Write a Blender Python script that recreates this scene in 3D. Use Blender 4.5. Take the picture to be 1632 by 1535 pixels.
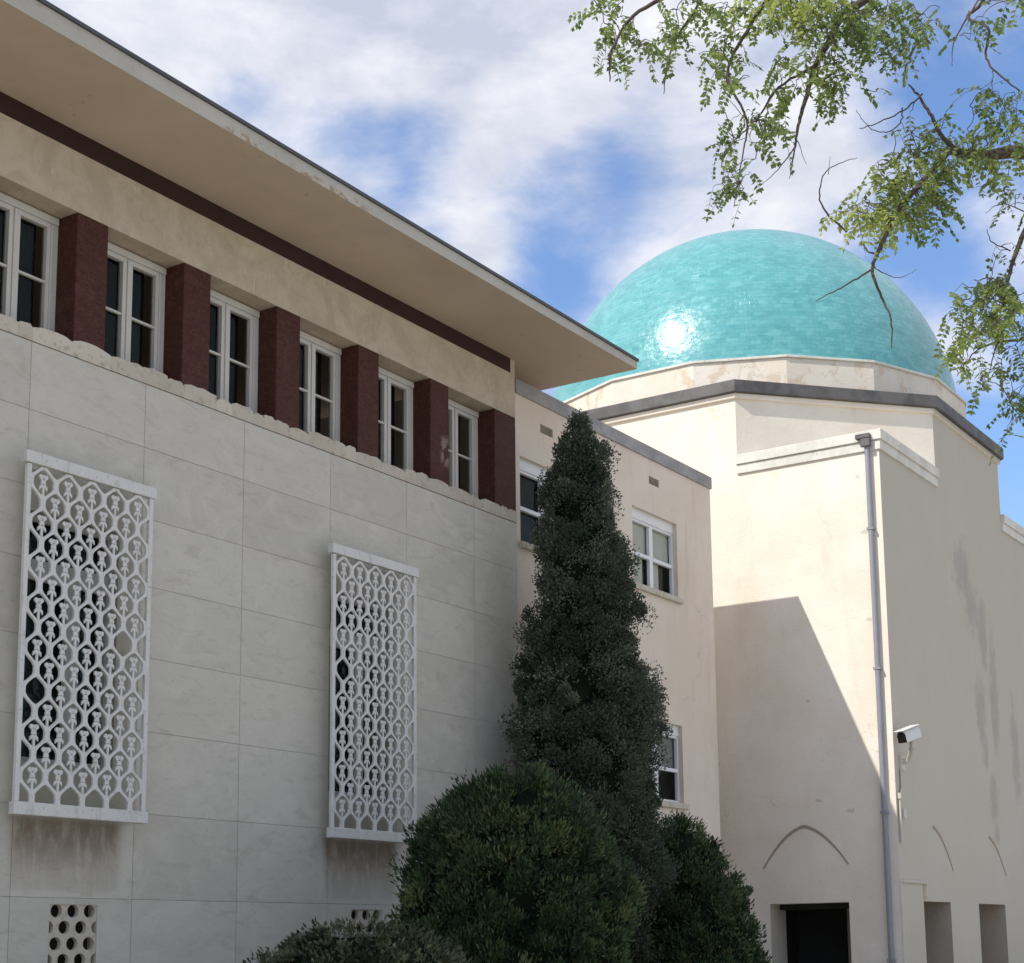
import bpy, math, random
import numpy as np
from mathutils import Vector, Matrix
random.seed(7); rng = np.random.default_rng(7)
sc = bpy.context.scene
for o in list(bpy.data.objects): bpy.data.objects.remove(o)
COL = sc.collection

# ------------------------------------------------------------------ camera
YAW, PITCH, ROLL, FPX, PX, PY = 0.561144, 0.167212, -0.014058, 2634.5, 871.35, 1063.73
cy, sy = math.cos(YAW), math.sin(YAW); cp, sp = math.cos(PITCH), math.sin(PITCH)
F = Vector((cp*cy, cp*sy, sp)); U0 = Vector((-sp*cy, -sp*sy, cp)); R0 = Vector((sy, -cy, 0))
R = math.cos(ROLL)*R0 + math.sin(ROLL)*U0; U = -math.sin(ROLL)*R0 + math.cos(ROLL)*U0
CAM = Vector((0, 0, 1.6))
cam = bpy.data.objects.new('camera', bpy.data.cameras.new('camera')); COL.objects.link(cam)
cam.matrix_world = Matrix(((R.x, U.x, -F.x, CAM.x), (R.y, U.y, -F.y, CAM.y), (R.z, U.z, -F.z, CAM.z), (0, 0, 0, 1)))
cam.data.sensor_width = 36; cam.data.lens = FPX/1632*36
cam.data.shift_x = (816-PX)/1632; cam.data.shift_y = (PY-767.5)/1632
cam.data.clip_start = .1; cam.data.clip_end = 5000
sc.camera = cam
def at(x, y, d):            # point seen at photo pixel x, y at depth d
    return CAM + (F + R*((x-PX)/FPX) - U*((y-PY)/FPX))*d

# ------------------------------------------------------------------ light
SUN = Vector((-2.11, 0.945, 2.30)).normalized()      # towards the sun
sc.view_settings.view_transform = 'Standard'; sc.view_settings.look = 'None'
sc.view_settings.exposure = 0.06; sc.view_settings.gamma = 1
sl = bpy.data.lights.new('sun', 'SUN'); sl.energy = 4.3; sl.angle = math.radians(.5); sl.color = (1, .955, .88)
so = bpy.data.objects.new('sun', sl); COL.objects.link(so); so.rotation_euler = SUN.to_track_quat('Z', 'Y').to_euler()
W = bpy.data.worlds.new('World'); sc.world = W; W.use_nodes = True
def build_world():
    nt = W.node_tree; N = nt.nodes; L = nt.links; N.clear()
    out = N.new('ShaderNodeOutputWorld'); bg = N.new('ShaderNodeBackground'); L.new(bg.outputs[0], out.inputs[0])
    bg.inputs[1].default_value = .1
    sky = N.new('ShaderNodeTexSky'); sky.sky_type = 'NISHITA'; sky.sun_disc = False
    sky.sun_elevation = math.asin(SUN.z); sky.sun_rotation = math.atan2(SUN.x, SUN.y)
    sky.air_density = 1.3; sky.dust_density = .6; sky.ozone_density = 2.0
    tc = N.new('ShaderNodeTexCoord')
    def math_(op, a, b=None, c=None):
        n = N.new('ShaderNodeMath'); n.operation = op
        for i, v in enumerate((a, b, c)):
            if v is None: continue
            if isinstance(v, (int, float)): n.inputs[i].default_value = v
            else: L.new(v, n.inputs[i])
        return n.outputs[0]
    mp = N.new('ShaderNodeMapping'); L.new(tc.outputs['Generated'], mp.inputs[0]); mp.inputs['Scale'].default_value = (1, 1, 1.9)
    n1 = N.new('ShaderNodeTexNoise'); n1.inputs['Scale'].default_value = 6.5; n1.inputs['Detail'].default_value = 9; n1.inputs['Roughness'].default_value = .6
    n1.inputs['Distortion'].default_value = .25; L.new(mp.outputs[0], n1.inputs['Vector'])
    n2 = N.new('ShaderNodeTexNoise'); n2.inputs['Scale'].default_value = 7.5; n2.inputs['Detail'].default_value = 8; n2.inputs['Roughness'].default_value = .58; n2.inputs['Distortion'].default_value = .3; L.new(mp.outputs[0], n2.inputs['Vector'])
    val = math_('ADD', math_('MULTIPLY', math_('SUBTRACT', n1.outputs[0], .5), 1.75), .52)
    # open and covered sky, plus added unseen cloud: soft patches fixed in direction
    patches = [((660,60),.16,.5),((850,180),.12,.35),((200,20),.12,.5),((1180,150),.11,.25),((560,340),.05,.12),((1060,430),.05,.1),
               ((560,230),.055,-.42),((640,270),.06,-.52),((870,320),.06,-.55),((700,185),.04,-.5),((980,300),.05,-.48),((390,165),.04,-.5),((880,450),.045,-.45),((1590,110),.10,-.6),((1480,420),.055,-.42),((1620,700),.10,-.6),((1010,170),.04,-.2),((760,410),.03,.25),((930,300),.03,.28),((600,290),.02,.2),
               ((1280,300),.08,.22),((1560,590),.05,.25),((1440,480),.03,.15),((-3000,-1500),.9,.5),((4200,-3000),.9,.5)]  # last two: cloud added out of view to neutralise the sky light
    for (x, y), rad, w in patches:
        d = (at(x, y, 1)-CAM).normalized()
        dt = N.new('ShaderNodeVectorMath'); dt.operation = 'DISTANCE'; L.new(tc.outputs['Generated'], dt.inputs[0]); dt.inputs[1].default_value = d
        mr = N.new('ShaderNodeMapRange'); mr.interpolation_type = 'SMOOTHSTEP'; L.new(dt.outputs['Value'], mr.inputs[0])
        mr.inputs[1].default_value = 0; mr.inputs[2].default_value = rad; mr.inputs[3].default_value = w; mr.inputs[4].default_value = 0
        val = math_('ADD', val, mr.outputs[0])
    mask = N.new('ShaderNodeMapRange'); mask.interpolation_type = 'SMOOTHSTEP'; L.new(val, mask.inputs[0])
    mask.inputs[1].default_value = .14; mask.inputs[2].default_value = .88
    cl = N.new('ShaderNodeValToRGB'); L.new(n2.outputs[0], cl.inputs[0])
    cl.color_ramp.elements[0].position = .36; cl.color_ramp.elements[0].color = (5.6, 6.1, 7.4, 1)
    cl.color_ramp.elements[1].position = .62; cl.color_ramp.elements[1].color = (9.4, 9.4, 9.9, 1)
    tint = N.new('ShaderNodeMix'); tint.data_type = 'RGBA'; tint.blend_type = 'MULTIPLY'; tint.inputs[0].default_value = 1
    L.new(sky.outputs[0], tint.inputs['A']); tint.inputs['B'].default_value = (1.28, 1.45, 1.82, 1)
    mx = N.new('ShaderNodeMix'); mx.data_type = 'RGBA'; L.new(mask.outputs[0], mx.inputs[0]); L.new(tint.outputs['Result'], mx.inputs['A']); L.new(cl.outputs[0], mx.inputs['B'])
    L.new(mx.outputs['Result'], bg.inputs[0])
build_world()

# ------------------------------------------------------------------ helpers
WPOS = {}
def tag(o, label=None, cat=None, group=None, kind=None):
    if label: o['label'] = label
    if cat: o['category'] = cat
    if group: o['group'] = group
    if kind: o['kind'] = kind
    return o
def empty(name, loc, label=None, cat=None, group=None):
    o = bpy.data.objects.new(name, None); COL.objects.link(o); o.location = loc; WPOS[o] = Vector(loc); o.empty_display_size = .3
    return tag(o, label, cat, group)
class MB:
    def __init__(s): s.v = []; s.f = []; s.t = []; s.uv = None
    def face(s, pts, tone=.5):
        n = len(s.v); s.v += [tuple(p) for p in pts]; s.f.append(tuple(range(n, n+len(pts)))); s.t.append(tone)
    def box(s, x0, x1, y0, y1, z0, z1, tone=.5):
        n = len(s.v)
        s.v += [(x, y, z) for z in (z0, z1) for x, y in ((x0, y0), (x1, y0), (x1, y1), (x0, y1))]
        for q in ((3,2,1,0),(4,5,6,7),(0,1,5,4),(1,2,6,5),(2,3,7,6),(3,0,4,7)): s.f.append(tuple(n+i for i in q)); s.t.append(tone)
    def prism(s, poly, z0, z1, tone=.5, z1b=None):      # poly of (x, y), anticlockwise
        n = len(s.v); k = len(poly)
        s.v += [(x, y, z0) for x, y in poly]+[(x, y, z1) for x, y in poly]
        s.f.append(tuple(range(n+k-1, n-1, -1))); s.t.append(tone); s.f.append(tuple(range(n+k, n+2*k))); s.t.append(tone)
        for i in range(k): j = (i+1) % k; s.f.append((n+i, n+j, n+k+j, n+k+i)); s.t.append(tone)
    def slab(s, pts, off, tone=.5):        # extrude a planar polygon by the vector off
        off = Vector(off); n = len(s.v); k = len(pts)
        s.v += [tuple(p) for p in pts]+[tuple(Vector(p)+off) for p in pts]
        s.f.append(tuple(range(n, n+k))); s.t.append(tone); s.f.append(tuple(range(n+2*k-1, n+k-1, -1))); s.t.append(tone)
        for i in range(k): j = (i+1) % k; s.f.append((n+j, n+i, n+k+i, n+k+j)); s.t.append(tone)
    def tube(s, pts, rads, n=8, tone=.5):
        pts = [Vector(p) for p in pts]; base = len(s.v)
        if isinstance(rads, (int, float)): rads = [rads]*len(pts)
        ref = None
        for i, p in enumerate(pts):
            d = (pts[min(i+1, len(pts)-1)]-pts[max(i-1, 0)]).normalized()
            if ref is None: ref = d.orthogonal().normalized()
            ref = (ref-d*ref.dot(d))
            ref = ref.normalized() if ref.length > 1e-5 else d.orthogonal().normalized()
            b = d.cross(ref)
            for k in range(n):
                a = 2*math.pi*k/n; s.v.append(tuple(p+(ref*math.cos(a)+b*math.sin(a))*rads[i]))
        for i in range(len(pts)-1):
            for k in range(n):
                a = base+i*n+k; b2 = base+i*n+(k+1) % n; s.f.append((a, b2, b2+n, a+n)); s.t.append(tone)
        s.f.append(tuple(range(base+n-1, base-1, -1))); s.t.append(tone)
        e = base+(len(pts)-1)*n; s.f.append(tuple(range(e, e+n))); s.t.append(tone)
    def build(s, name, mat, parent=None, origin=None, smooth=False, bevel=0):
        pw = WPOS[parent] if parent is not None else Vector((0, 0, 0))
        o_ = Vector(origin) if origin is not None else pw
        me = bpy.data.meshes.new(name)
        vv = np.array(s.v, float)-np.array(o_); me.from_pydata(vv.tolist(), [], s.f)
        at_ = me.attributes.new('tone', 'FLOAT', 'FACE'); at_.data.foreach_set('value', np.array(s.t, np.float32))
        if s.uv is not None:
            uvl = me.uv_layers.new(name='map'); uvl.data.foreach_set('uv', np.array(s.uv, np.float32).ravel())
        me.materials.append(mat); 
        if smooth: me.polygons.foreach_set('use_smooth', [True]*len(me.polygons))
        me.update()
        ob = bpy.data.objects.new(name, me); COL.objects.link(ob); ob.parent = parent; ob.location = o_-pw; WPOS[ob] = o_
        if bevel:
            m = ob.modifiers.new('bevel', 'BEVEL'); m.width = bevel; m.segments = 2; m.limit_method = 'ANGLE'; m.angle_limit = math.radians(40)
        return ob
def copy_tree(o, parent, off=(0, 0, 0)):
    c = o.copy(); COL.objects.link(c); c.parent = parent if parent else o.parent; WPOS[c] = WPOS[o]+Vector(off)
    c.location = o.location+Vector(off)
    for ch in list(o.children):
        k = copy_tree(ch, c)
    return c
def rects_minus(u0, u1, z0, z1, holes):
    us = sorted({u0, u1}|{min(max(h[i], u0), u1) for h in holes for i in (0, 1)}); zs = sorted({z0, z1}|{min(max(h[i], z0), z1) for h in holes for i in (2, 3)})
    out = []
    for a, b in zip(us, us[1:]):
        for c, d in zip(zs, zs[1:]):
            m = ((a+b)/2, (c+d)/2)
            if any(h[0] < m[0] < h[1] and h[2] < m[1] < h[3] for h in holes): continue
            out.append((a, b, c, d))
    return out
def wall_y(mb, y, x0, x1, z0, z1, holes=(), depth=.3, tone=.5, rv=None):     # a wall face looking to -Y with reveals
    for a, b, c, d in rects_minus(x0, x1, z0, z1, holes): mb.face([(a, y, c), (b, y, c), (b, y, d), (a, y, d)], tone)
    mb = rv or mb
    for a, b, c, d in holes:
        e = y+depth
        mb.face([(a, y, c), (a, y, d), (a, e, d), (a, e, c)], tone); mb.face([(b, y, c), (b, e, c), (b, e, d), (b, y, d)], tone)
        mb.face([(a, y, d), (b, y, d), (b, e, d), (a, e, d)], tone); mb.face([(a, y, c), (a, e, c), (b, e, c), (b, y, c)], tone)
def wall_x(mb, x, y0, y1, z0, z1, holes=(), depth=.3, tone=.5):     # a wall face looking to -X with reveals
    for a, b, c, d in rects_minus(y0, y1, z0, z1, holes): mb.face([(x, b, c), (x, a, c), (x, a, d), (x, b, d)], tone)
    for a, b, c, d in holes:
        e = x+depth
        mb.face([(x, a, c), (e, a, c), (e, a, d), (x, a, d)], tone); mb.face([(x, b, c), (x, b, d), (e, b, d), (e, b, c)], tone)
        mb.face([(x, a, d), (e, a, d), (e, b, d), (x, b, d)], tone); mb.face([(x, a, c), (x, b, c), (e, b, c), (e, a, c)], tone)

# ------------------------------------------------------------------ materials
class Mat:
    def __init__(s, name, rough=.8, spec=.3):
        s.m = bpy.data.materials.new(name); s.m.use_nodes = True; s.nt = s.m.node_tree; s.N = s.nt.nodes; s.L = s.nt.links
        s.b = s.N['Principled BSDF']; s.b.inputs['Roughness'].default_value = rough; s.b.inputs['Specular IOR Level'].default_value = spec
        s.geo = s.N.new('ShaderNodeNewGeometry'); s.pos = s.geo.outputs['Position']
    def link(s, a, b):
        if isinstance(a, (int, float)): b.default_value = a
        elif isinstance(a, tuple): b.default_value = (*a, 1) if len(a) == 3 and b.type == 'RGBA' else a
        else: s.L.new(a, b)
    def mapped(s, scale=(1, 1, 1), loc=(0, 0, 0), src=None):
        n = s.N.new('ShaderNodeMapping'); s.L.new(src or s.pos, n.inputs[0]); n.inputs['Scale'].default_value = scale; n.inputs['Location'].default_value = loc; return n.outputs[0]
    def noise(s, scale, detail=4, rough=.5, dist=0, vec=None, lo=None, hi=None):
        n = s.N.new('ShaderNodeTexNoise'); s.L.new(vec or s.pos, n.inputs['Vector'])
        n.inputs['Scale'].default_value = scale; n.inputs['Detail'].default_value = detail; n.inputs['Roughness'].default_value = rough; n.inputs['Distortion'].default_value = dist
        return s.rng(n.outputs[0], lo, hi) if lo is not None else n.outputs[0]
    def rng(s, v, lo, hi, a=0, b=1):
        n = s.N.new('ShaderNodeMapRange'); n.interpolation_type = 'SMOOTHSTEP'; s.L.new(v, n.inputs[0])
        n.inputs[1].default_value = lo; n.inputs[2].default_value = hi; n.inputs[3].default_value = a; n.inputs[4].default_value = b; return n.outputs[0]
    def mth(s, op, a, b=None):
        n = s.N.new('ShaderNodeMath'); n.operation = op; s.link(a, n.inputs[0])
        if b is not None: s.link(b, n.inputs[1])
        return n.outputs[0]
    def mix(s, f, a, b, mode='MIX'):
        n = s.N.new('ShaderNodeMix'); n.data_type = 'RGBA'; n.blend_type = mode
        s.link(f, n.inputs[0]); s.link(a, n.inputs['A']); s.link(b, n.inputs['B']); return n.outputs['Result']
    def tone(s):
        n = s.N.new('ShaderNodeAttribute'); n.attribute_name = 'tone'; return n.outputs['Fac']
    def xyz(s):
        n = s.N.new('ShaderNodeSeparateXYZ'); s.L.new(s.pos, n.inputs[0]); return n.outputs
    def inbox(s, axis, lo, hi, soft=.05):
        v = s.xyz()[axis]
        return s.mth('MULTIPLY', s.rng(v, lo-soft, lo+soft), s.rng(v, hi-soft, hi+soft, 1, 0))
    def bump(s, h, strength=.3, dist=.02):
        n = s.N.new('ShaderNodeBump'); s.L.new(h, n.inputs['Height']); n.inputs['Strength'].default_value = strength; n.inputs['Distance'].default_value = dist
        s.L.new(n.outputs[0], s.b.inputs['Normal'])
    def col(s, c): s.link(c, s.b.inputs['Base Color']); return s.m
def c3(r, g, b): return (r, g, b, 1)

def m_stucco(name, base, dark, warm, stain=.35, patch=None):
    m = Mat(name, .9, .2)
    c = m.mix(m.noise(.7, 5, .6, lo=.35, hi=.7), c3(*base), c3(*warm))
    st = m.noise(1.0, 6, .65, .4, m.mapped((1.6, 1.6, .28)), .52, .78)
    c = m.mix(m.mth('MULTIPLY', st, stain), c, c3(*dark))
    sm = m.noise(9, 3, .5, lo=.62, hi=.75); c = m.mix(m.mth('MULTIPLY', sm, .18), c, c3(*dark))
    if patch: c = patch(m, c)
    wv = m.N.new('ShaderNodeVectorMath'); wv.operation = 'MULTIPLY_ADD'; nz = m.N.new('ShaderNodeTexNoise'); nz.inputs['Scale'].default_value = 1.6; nz.inputs['Detail'].default_value = 5; m.L.new(m.pos, nz.inputs['Vector'])
    m.L.new(nz.outputs['Color'], wv.inputs[0]); wv.inputs[1].default_value = (1.3, 1.3, 1.3); m.L.new(m.pos, wv.inputs[2])
    vo = m.N.new('ShaderNodeTexVoronoi'); vo.feature = 'DISTANCE_TO_EDGE'; vo.inputs['Scale'].default_value = .42; m.L.new(wv.outputs[0], vo.inputs['Vector'])
    crack = m.mth('MULTIPLY', m.rng(vo.outputs['Distance'], .002, .008, 1, 0), m.noise(.8, 3, lo=.5, hi=.62)); c = m.mix(m.mth('MULTIPLY', crack, .42), c, c3(*dark))
    m.bump(m.mth('ADD', m.noise(22, 5, .65), m.mth('MULTIPLY', m.noise(1.4, 4, .6), 2.5)), .35, .02)
    return m.col(c)

def stone_patch():
    m = Mat('stone_panels', .75, .3)
    base = m.mix(m.tone(), c3(.47, .447, .385), c3(.54, .515, .445))
    of = m.N.new('ShaderNodeCombineXYZ'); m.link(m.mth('MULTIPLY', m.tone(), 31.7), of.inputs[0]); m.link(m.mth('MULTIPLY', m.tone(), 57.3), of.inputs[2])
    ad = m.N.new('ShaderNodeVectorMath'); ad.operation = 'ADD'; m.L.new(m.pos, ad.inputs[0]); m.L.new(of.outputs[0], ad.inputs[1]); m_pos = ad.outputs[0]
    v = m.noise(1.3, 7, .65, 1.2, m.mapped((1, 1, 1.5), src=m_pos), .42, .72)
    vein = m.rng(m.mth('ABSOLUTE', m.mth('SUBTRACT', m.noise(1.5, 7, .62, .9, m.mapped((1, 1, 1.9), (3, 0, 0), m_pos)), .5)), 0, .016, 1, 0); base = m.mix(m.mth('MULTIPLY', vein, .2), base, c3(.30, .28, .225))
    c = m.mix(m.mth('MULTIPLY', v, .75), base, c3(.575, .55, .475))
    v2 = m.noise(2.3, 6, .7, .8, m.mapped((1, 1, 2.8), (4, 0, 2)), .52, .7); c = m.mix(m.mth('MULTIPLY', v2, .45), c, c3(.36, .335, .265))
    sp_ = m.noise(11, 3, .6, .3, m.mapped((1, 1, 2.2)), .66, .74); c = m.mix(m.mth('MULTIPLY', sp_, .5), c, c3(.23, .21, .17))
    # ochre run-off under the two window grilles
    rag = m.noise(2.6, 5, .7, .5, m.mapped((2.2, 1, .8)), .3, .62)
    for x0 in (12.52, 17.96):
        w = m.mth('MULTIPLY', m.inbox(0, x0, x0+1.62, .10), m.inbox(2, 2.3, 3.14, .05))
        w2 = m.mth('MULTIPLY', m.mth('MULTIPLY', w, m.rng(m.xyz()[2], 2.3, 3.0, .25, 1)), m.rng(rag, 0, 1, .6, 1.))
        c = m.mix(m.mth('MULTIPLY', w2, .85), c, c3(.185, .13, .085))
    for x0 in (12.45, 17.89):                                  # grime behind the grilles, never washed
        w = m.mth('MULTIPLY', m.inbox(0, x0, x0+1.9, .12), m.inbox(2, 3.1, 7.25, .1)); c = m.mix(m.mth('MULTIPLY', w, .55), c, c3(.25, .235, .185))
    m.bump(m.mth('ADD', m.noise(45, 4, .6), m.mth('MULTIPLY', v2, .4)), .15, .01)
    return m.col(c)
M = {}
M['stone'] = stone_patch()
m = Mat('joint_mortar', .9); M['joint'] = m.col(m.mix(m.noise(6, 3), c3(.29, .27, .22), c3(.47, .45, .39)))
m = Mat('coping_stone', .85)
c = m.mix(m.tone(), c3(.47, .425, .34), c3(.59, .545, .45)); c = m.mix(m.noise(7, 5, .7, lo=.5, hi=.75), c, c3(.34, .29, .22)); m.bump(m.noise(14, 6, .7), .6, .03); M['coping'] = m.col(c)
m = Mat('frieze_travertine', .85)
c = m.mix(m.noise(1.6, 6, .65, 1, lo=.35, hi=.65), c3(.43, .36, .27), c3(.52, .445, .34))
c = m.mix(m.mth('MULTIPLY', m.noise(4.5, 6, .7, 1.4, lo=.5, hi=.7), .3), c, c3(.32, .25, .17)); c = m.mix(m.mth('MULTIPLY', m.noise(3, 5, .6, .6, m.mapped((2.5, 1, .9), (7, 0, 0)), .6, .68), .4), c, c3(.62, .56, .46)); m.bump(m.noise(18, 5, .6), .3, .02); M['frieze'] = m.col(c)
m = Mat('soffit_plaster', .9)
c = m.mix(m.noise(.45, 5, .6, .6, lo=.35, hi=.7), c3(.46, .37, .275), c3(.53, .43, .325)); c = m.mix(m.mth('MULTIPLY', m.noise(3.2, 6, .75, .8, lo=.62, hi=.7), .6), c, c3(.25, .17, .11)); m.bump(m.noise(3, 5), .25, .02); M['soffit'] = m.col(c)
m = Mat('fascia_paint', .8)
chip = m.mth('MULTIPLY', m.noise(5, 6, .7, .5, m.mapped((1, 1, 1.4)), .50, .56), m.mth('MULTIPLY', m.inbox(0, 14.1, 16.9, .3), m.rng(m.xyz()[2], 11.68, 11.76, 1, 0)))
c = m.mix(m.noise(1.2, 5, .6, lo=.3, hi=.7), c3(.40, .385, .33), c3(.47, .45, .39)); c = m.mix(m.mth('MULTIPLY', m.noise(8, 5, .7, lo=.6, hi=.75), .4), c, c3(.25, .2, .14)); c = m.mix(chip, c, c3(.34, .24, .16)); m.bump(m.noise(20, 4), .2, .01); M['fascia'] = m.col(c)
m = Mat('granite_maroon', .6, .12)
c = m.mix(m.noise(60, 3, .7, lo=.35, hi=.65), c3(.052, .021, .015), c3(.108, .044, .031)); c = m.mix(m.mth('MULTIPLY', m.noise(2.4, 6, .7, .7, lo=.5, hi=.7), .5), c, c3(.125, .062, .05)); gv = m.N.new('ShaderNodeTexVoronoi'); gv.inputs['Scale'].default_value = 16; m.L.new(m.mapped((1, 1, 2)), gv.inputs['Vector']); gs = m.N.new('ShaderNodeSeparateColor'); m.L.new(gv.outputs['Color'], gs.inputs[0]); c = m.mix(m.mth('MULTIPLY', gs.outputs[0], .45), c, c3(.03, .013, .012))
c = m.mix(m.mth('MULTIPLY', m.mth('MULTIPLY', m.noise(5, 5, .7, .6, lo=.47, hi=.53), m.mth('MULTIPLY', m.inbox(0, 20.78, 21.02, .05), m.inbox(2, 9.25, 9.7, .12))), .8), c, c3(.30, .22, .19)); M['granite'] = m.col(c)
m = Mat('maroon_band', .6); M['band'] = m.col(m.mix(m.noise(1.5, 4), c3(.024, .010, .009), c3(.042, .017, .015)))
m = Mat('roof_flashing', .5, .5); M['flash'] = m.col(m.mix(m.noise(3, 4), c3(.035, .037, .042), c3(.07, .072, .078)))
def m_cap(name, a, b, r=.6):
    m = Mat(name, r, .4); c = m.mix(m.noise(2.2, 5, .6, .3, lo=.35, hi=.65), c3(*a), c3(*b)); c = m.mix(m.mth('MULTIPLY', m.noise(12, 4, .6, lo=.64, hi=.72), .5), c, c3(.05, .048, .045)); m.bump(m.noise(8, 3), .2, .01); return m.col(c)
M['cap_grey'] = m_cap('parapet_cap_grey', (.24, .235, .23), (.33, .32, .315))
M['cap_dark'] = m_cap('parapet_cap_dark', (.075, .07, .068), (.12, .115, .11))
M['pale_trim'] = m_cap('pale_painted_trim', (.56, .54, .475), (.66, .64, .57), .7)
m = Mat('window_paint', .6, .4); c = m.mix(m.noise(3, 4, .6), c3(.50, .485, .44), c3(.62, .60, .55)); c = m.mix(m.mth('MULTIPLY', m.noise(30, 3, .6, lo=.62, hi=.72), .5), c, c3(.3, .27, .22)); M['winpaint'] = m.col(c)
m = Mat('white_window_frame', .45, .5); M['whiteframe'] = m.col(m.mix(m.noise(3, 3), c3(.66, .66, .66), c3(.76, .76, .76)))
m = Mat('grille_paint', .5, .45); c = m.mix(m.noise(2, 4, .6), c3(.56, .55, .52), c3(.64, .63, .595)); c = m.mix(m.mth('MULTIPLY', m.noise(26, 3, .6, lo=.58, hi=.70), .5), c, c3(.33, .27, .2)); c = m.mix(m.noise(5, 5, .7, .4, m.mapped((2, 2, .8)), .5, .75), c, c3(.44, .42, .37)); M['grille'] = m.col(c)
def m_glass():
    m = Mat('window_glass'); N, L = m.N, m.L
    g = N.new('ShaderNodeBsdfGlossy'); g.inputs['Roughness'].default_value = .04; g.inputs['Color'].default_value = (.45, .5, .48, 1)
    t = N.new('ShaderNodeBsdfTransparent'); t.inputs['Color'].default_value = (.8, .83, .82, 1)
    fr = N.new('ShaderNodeFresnel'); fr.inputs['IOR'].default_value = 1.33
    b = N.new('ShaderNodeBump'); b.inputs['Strength'].default_value = .12; b.inputs['Distance'].default_value = .02; L.new(m.noise(2.2, 3), b.inputs['Height']); L.new(b.outputs[0], g.inputs['Normal'])
    x = N.new('ShaderNodeMixShader'); L.new(fr.outputs[0], x.inputs[0]); L.new(t.outputs[0], x.inputs[1]); L.new(g.outputs[0], x.inputs[2]); L.new(x.outputs[0], N['Material Output'].inputs[0]); return m.m
M['glass'] = m_glass()
m = Mat('dark_room', .9); M['room'] = m.col(m.mix(m.noise(1.4, 4, .6), c3(.012, .013, .013), c3(.04, .042, .04)))
m = Mat('blind_fabric', .9); M['blind'] = m.col(m.mix(m.noise(2, 3), c3(.84, .80, .72), c3(.9, .86, .78)))
m = Mat('curtain_fabric', .9); M['curtain'] = m.col(m.mix(m.noise(2, 3), c3(.34, .33, .31), c3(.42, .41, .38)))
M['wing'] = m_stucco('peach_stucco', (.66, .565, .46), (.42, .34, .27), (.71, .625, .525), .4)
def tower_patch_shade(m, c):
    # grey repair patches and streaks on the wall that looks towards the street
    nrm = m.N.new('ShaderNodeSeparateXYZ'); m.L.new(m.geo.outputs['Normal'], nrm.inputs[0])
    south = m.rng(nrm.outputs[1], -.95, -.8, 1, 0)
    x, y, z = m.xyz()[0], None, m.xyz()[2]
    c = m.mix(m.mth('MULTIPLY', south, .75), c, c3(.40, .375, .31))  # whole street side darkened, its shade put into the colour
    f = None
    for px_, pz, rx, rz in ((37.7, 10.3, .5, .8), (38.3, 9.4, .45, .7), (39.1, 8.9, .3, .9), (38.6, 7.0, .28, 1.1), (39.7, 7.6, .25, 1.6), (39.2, 4.9, .26, .62), (41.2, 6.2, .25, 1.4), (38.8, 6.0, .13, .5), (39.3, 4.1, .14, .35)):
        dx = m.mth('DIVIDE', m.mth('SUBTRACT', x, px_), rx*1.4); dz = m.mth('DIVIDE', m.mth('SUBTRACT', z, pz), rz)
        d = m.mth('ADD', m.mth('MULTIPLY', dx, dx), m.mth('MULTIPLY', dz, dz)); d = m.mth('ADD', d, m.mth('MULTIPLY', m.mth('SUBTRACT', m.noise(3.2, 4, .6), .5), 3.2))
        k = m.rng(d, .1, 1.3, 1, 0); f = k if f is None else m.mth('MAXIMUM', f, k)
    c = m.mix(m.mth('MULTIPLY', m.mth('MULTIPLY', f, south), .42), c, c3(.26, .255, .23))
    # small knocks in the render of the sunny wall
    west = m.rng(nrm.outputs[0], -.95, -.8, 1, 0); yy = m.xyz()[1]
    f = None
    for py_, pz, ry, rz in ((12.55, 11.45, .07, .07), (12.45, 10.2, .10, .06), (12.45, 8.3, .08, .05), (13.75, 4.55, .10, .045), (13.05, 4.3, .12, .06), (13.9, 6.7, .05, .04)):
        dx = m.mth('DIVIDE', m.mth('SUBTRACT', yy, py_), ry); dz = m.mth('DIVIDE', m.mth('SUBTRACT', z, pz), rz)
        d = m.mth('ADD', m.mth('MULTIPLY', dx, dx), m.mth('MULTIPLY', dz, dz)); k = m.rng(m.mth('ADD', d, m.noise(12, 3, lo=.3, hi=.7)), .8, 1.4, 1, 0); f = k if f is None else m.mth('MAXIMUM', f, k)
    return m.mix(m.mth('MULTIPLY', m.mth('MULTIPLY', f, west), .45), c, c3(.4, .35, .29))
M['tower'] = m_stucco('cream_stucco', (.73, .66, .555), (.5, .43, .34), (.79, .73, .635), .26, tower_patch_shade)
def ring_patch(m, c):
    k = m.noise(1.7, 6, .7, .5, lo=.52, hi=.6); return m.mix(m.mth('MULTIPLY', k, .5), c, c3(.52, .37, .24))
M['ring'] = m_stucco('drum_stucco', (.66, .60, .50), (.42, .34, .26), (.72, .67, .59), .25, ring_patch)
M['reveal_shaded'] = m_stucco('shaded_reveal_plaster', (.40, .345, .28), (.24, .2, .16), (.45, .395, .33), .4)  # browner than the wall: porch shade mixed into the colour
m = Mat('arch_line', .9); M['archline'] = m.col(c3(.34, .27, .21))
m = Mat('pipe_metal', .5, .5); M['pipe'] = m.col(m.mix(m.noise(4, 4), c3(.20, .21, .235), c3(.29, .30, .33)))
m = Mat('camera_shell', .4, .5); M['shell'] = m.col(c3(.66, .66, .63))
m = Mat('camera_front', .2, .5); M['lens'] = m.col(c3(.006, .006, .007))
m = Mat('conduit_plastic', .6); M['conduit'] = m.col(m.mix(m.noise(5, 3), c3(.5, .46, .39), c3(.6, .56, .49)))
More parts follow.
